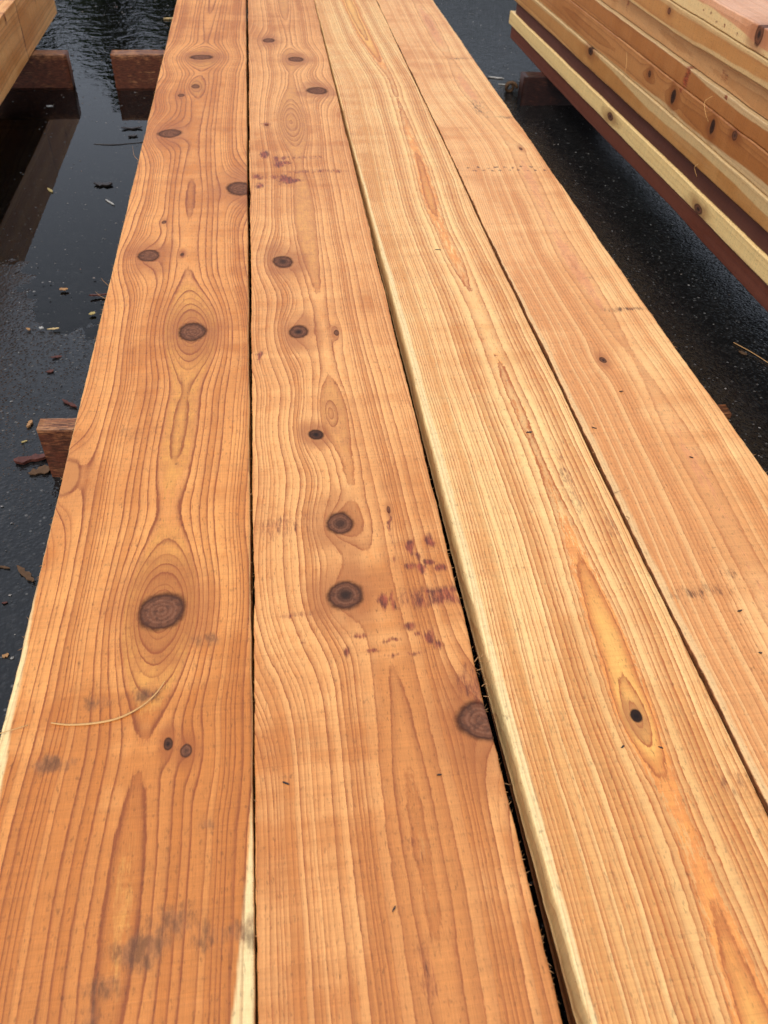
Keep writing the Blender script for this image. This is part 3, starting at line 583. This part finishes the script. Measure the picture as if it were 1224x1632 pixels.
# loose fibres hanging on the right stack
def on_stack(y, z, out): 
    v = STM @ Vector((z, y, out)); return (v.x, v.y, v.z)
for k, (pts, lab) in enumerate((([(2.15, .452, .010), (2.16, .435, .022), (2.14, .41, .020), (2.135, .392, .008)], 'pale loose fibre hanging over the dark knots of the right stack'),
                                ([(2.115, .290, .012), (2.12, .278, .018), (2.115, .255, .006)], 'short fibre hanging over the dark brown board of the right stack'),
                                ([(2.74, .40, .006), (2.70, .385, .018), (2.69, .355, .020), (2.72, .325, .012)], 'thin curved fibre hanging on the golden board of the right stack'))):
    o = tube('wood_strand', smooth_path([on_stack(*q) for q in pts], 6), [.0007]*(6*(len(pts)-1)+1), M_straw, sides=5); tag(o, lab, 'wood strand')

# things on the ground
ground_bits = [
 ('wood_chip', (-.708, 2.698), .042, .012, .006, -1.0, M_yel, 'bright yellow wood chip on the puddle edge below the left timber', 'wood chip'),
 ('wood_chip', (-.508, 2.598), .060, .007, .004, -.9, M_white, 'thin whitish stick floating in the puddle', 'stick'),
 ('wood_chip', (-.566, 2.044), .026, .016, .004, 0, M_tan, 'tan oval chip on the wet asphalt beside the leftmost board', 'wood chip'),
 ('wood_chip', (-.476, 1.913), .020, .015, .004, .4, M_yel, 'yellowish chip close to the leftmost board', 'wood chip'),
 ('wood_chip', (-.562, 1.846), .034, .008, .003, .12, M_pale, 'pale yellow sliver on wet asphalt', 'wood chip'),
 ('wood_chip', (-.622, 1.848), .016, .008, .004, -.7, M_tan, 'little tan chip left of the pale sliver', 'wood chip'),
 ('pebble', (-.591, 1.851), .014, .009, .005, -.2, M_white, 'white pebble between the pale sliver and tan chip', 'pebble'),
 ('bark_flake', (-.545, 2.736), .070, .034, .008, -.1, M_darkc, 'black bark flake lying in the middle of the puddle', 'bark'),
 ('bark_flake', (-.50, 3.25), .09, .020, .006, .1, M_darkc, 'long dark flake in the puddle near the far dunnage', 'bark'),
 ('bark_flake', (-.49, 3.17), .04, .022, .006, .3, M_darkc, 'short dark flake in the puddle near the far dunnage', 'bark'),
 ('wood_chip', (-.534, 1.718), .030, .012, .003, .1, M_redc, 'reddish brown chip on the wet asphalt, upper of two', 'wood chip'),
 ('wood_chip', (-.539, 1.658), .020, .014, .004, .5, M_redc, 'reddish brown chip on the wet asphalt, lower of two', 'wood chip'),
 ('wood_chip', (-.549, 1.458), .027, .011, .008, 1.3, M_tan, 'tan chip lying just beyond the near dunnage plank', 'wood chip'),
 ('wood_chip', (-.550, 1.400), .015, .006, .003, .4, M_yel, 'tiny yellow chip beside the near dunnage plank', 'wood chip'),
 ('bark_flake', (-.524, 1.336), .075, .026, .012, .15, M_redc, 'red bark piece wedged against the near dunnage plank', 'bark'),
 ('bark_flake', (-.475, 1.525), .055, .010, .006, -.7, M_redc, 'curved dark red sliver sticking out near the leftmost board', 'bark'),
 ('bark_flake', (-.468, 2.005), .060, .010, .006, .12, M_redc, 'red stick poking out from under the leftmost board', 'stick'),
 ('bark_flake', (-.478, 1.018), .062, .014, .006, -.85, M_barkc, 'brown bark sliver beside the near part of leftmost board', 'bark'),
 ('wood_chip', (-.521, 1.040), .030, .006, .004, -.3, M_barkc, 'thin brown sliver left of the brown bark sliver', 'wood chip'),
 ('wood_chip', (-.502, .956), .012, .005, .003, .1, M_redc, 'small red-brown crumb below the brown bark sliver', 'wood chip'),
 ('wood_chip', (-.478, .842), .012, .010, .004, .6, M_tan, 'small tan crumb at the lower left photo edge', 'wood chip'),
 ('wood_chip', (-.443, 4.804), .10, .028, .010, .25, M_pale, 'large pale chip poking out at the far end of the leftmost board', 'wood chip'),
 ('wood_chip', (1.033, 3.828), .085, .020, .006, -.35, M_white, 'upper of two whitish chips beside the right stack', 'wood chip'),
 ('wood_chip', (1.048, 3.735), .060, .016, .005, -.2, M_white, 'lower of two whitish chips beside the right stack', 'wood chip'),
 ('leaf', (1.168, 1.611), .026, .014, .003, -.9, M_barkc, 'withered scrap of leaf on black asphalt under the right stack', 'leaf'),
 ('wood_chip', (-.838, 3.50), .030, .014, .004, 0, M_white, 'white floating scrap in the puddle by the left dunnage', 'scrap'),
 ('bark_flake', (-.50, 1.30), .055, .030, .006, .4, M_barkc, 'crumbled brown bark at the foot of the near dunnage plank', 'bark'),
]
for k, (nm, (x, y), ln, wd, th, an, mt, lab, cat) in enumerate(ground_bits):
    z = .004 if (y > 2.3 and x < 0) else .0085
    chip(nm, (x, y, z), ln*.85, wd*.72, th*.6, an, mt, lab, cat, seed=30+k, tilt=.25 if 'bark' in nm else .05)
o = tube('twig', smooth_path([(-.62, 3.10, .004), (-.56, 3.09, .005), (-.50, 3.10, .004), (-.45, 3.11, .004)], 5), [.0016]*16, M_darkc, sides=5); tag(o, 'long thin dark twig floating across the puddle', 'twig')
o = tube('straw', smooth_path([(1.165, 1.66, .010), (1.19, 1.61, .012), (1.215, 1.56, .010)], 5), [.0009]*11, M_straw, sides=5); tag(o, 'thin straw on black asphalt under the right stack', 'straw')
cp = []
for k in range(22):
    an = k*.5; r_ = .024-.0007*k; cp.append((1.05+r_*math.cos(an), 3.62+.05*k/22, .028+r_*math.sin(an)))
o = tube('bark_curl', cp, [.007]*22, M_barkc, sides=6); tag(o, 'curled strip of bark beside the far dunnage of the right stack', 'bark')
# tiny flecks of gravel and sawdust that nobody could count
r = random.Random(5); V, Fc = [], []
for k in range(1500):
    x = r.uniform(-1.0, -.34) if k % 2 else r.uniform(.78, 1.35); y = .5+5.0*r.random()**1.5
    s = r.uniform(.0008, .0030)*(1+.2*y); an = r.uniform(0, 6.28); n0 = len(V); m = 5; z = r.uniform(.0085, .010) if not (x < 0 and y > 2.2) else .0040
    el_ = r.uniform(.3, 1)
    for q in range(m):
        aa = q*2*math.pi/m; px, py = s*math.cos(aa)*r.uniform(.7, 1.2), s*el_*math.sin(aa)
        V.append((x+px*math.cos(an)-py*math.sin(an), y+px*math.sin(an)+py*math.cos(an), z))
    V.append((x, y, z+s*.35))
    for q in range(m): Fc.append((n0+q, n0+(q+1) % m, n0+m))
t = NT('gravel_flecks'); p = t.coord(); n = t.noise(p, 37, 1, .5); M_fl = t.finish(t.ramp(n, [(.3, (.03, .03, .03)), (.5, (.10, .095, .09)), (.62, (.24, .23, .21)), (.72, (.13, .06, .03))]), .5, .4)
o = mesh_obj('gravel_flecks', V, Fc, M_fl); tag(o, 'small gravel and sawdust flecks on the asphalt', 'gravel', kind='stuff')
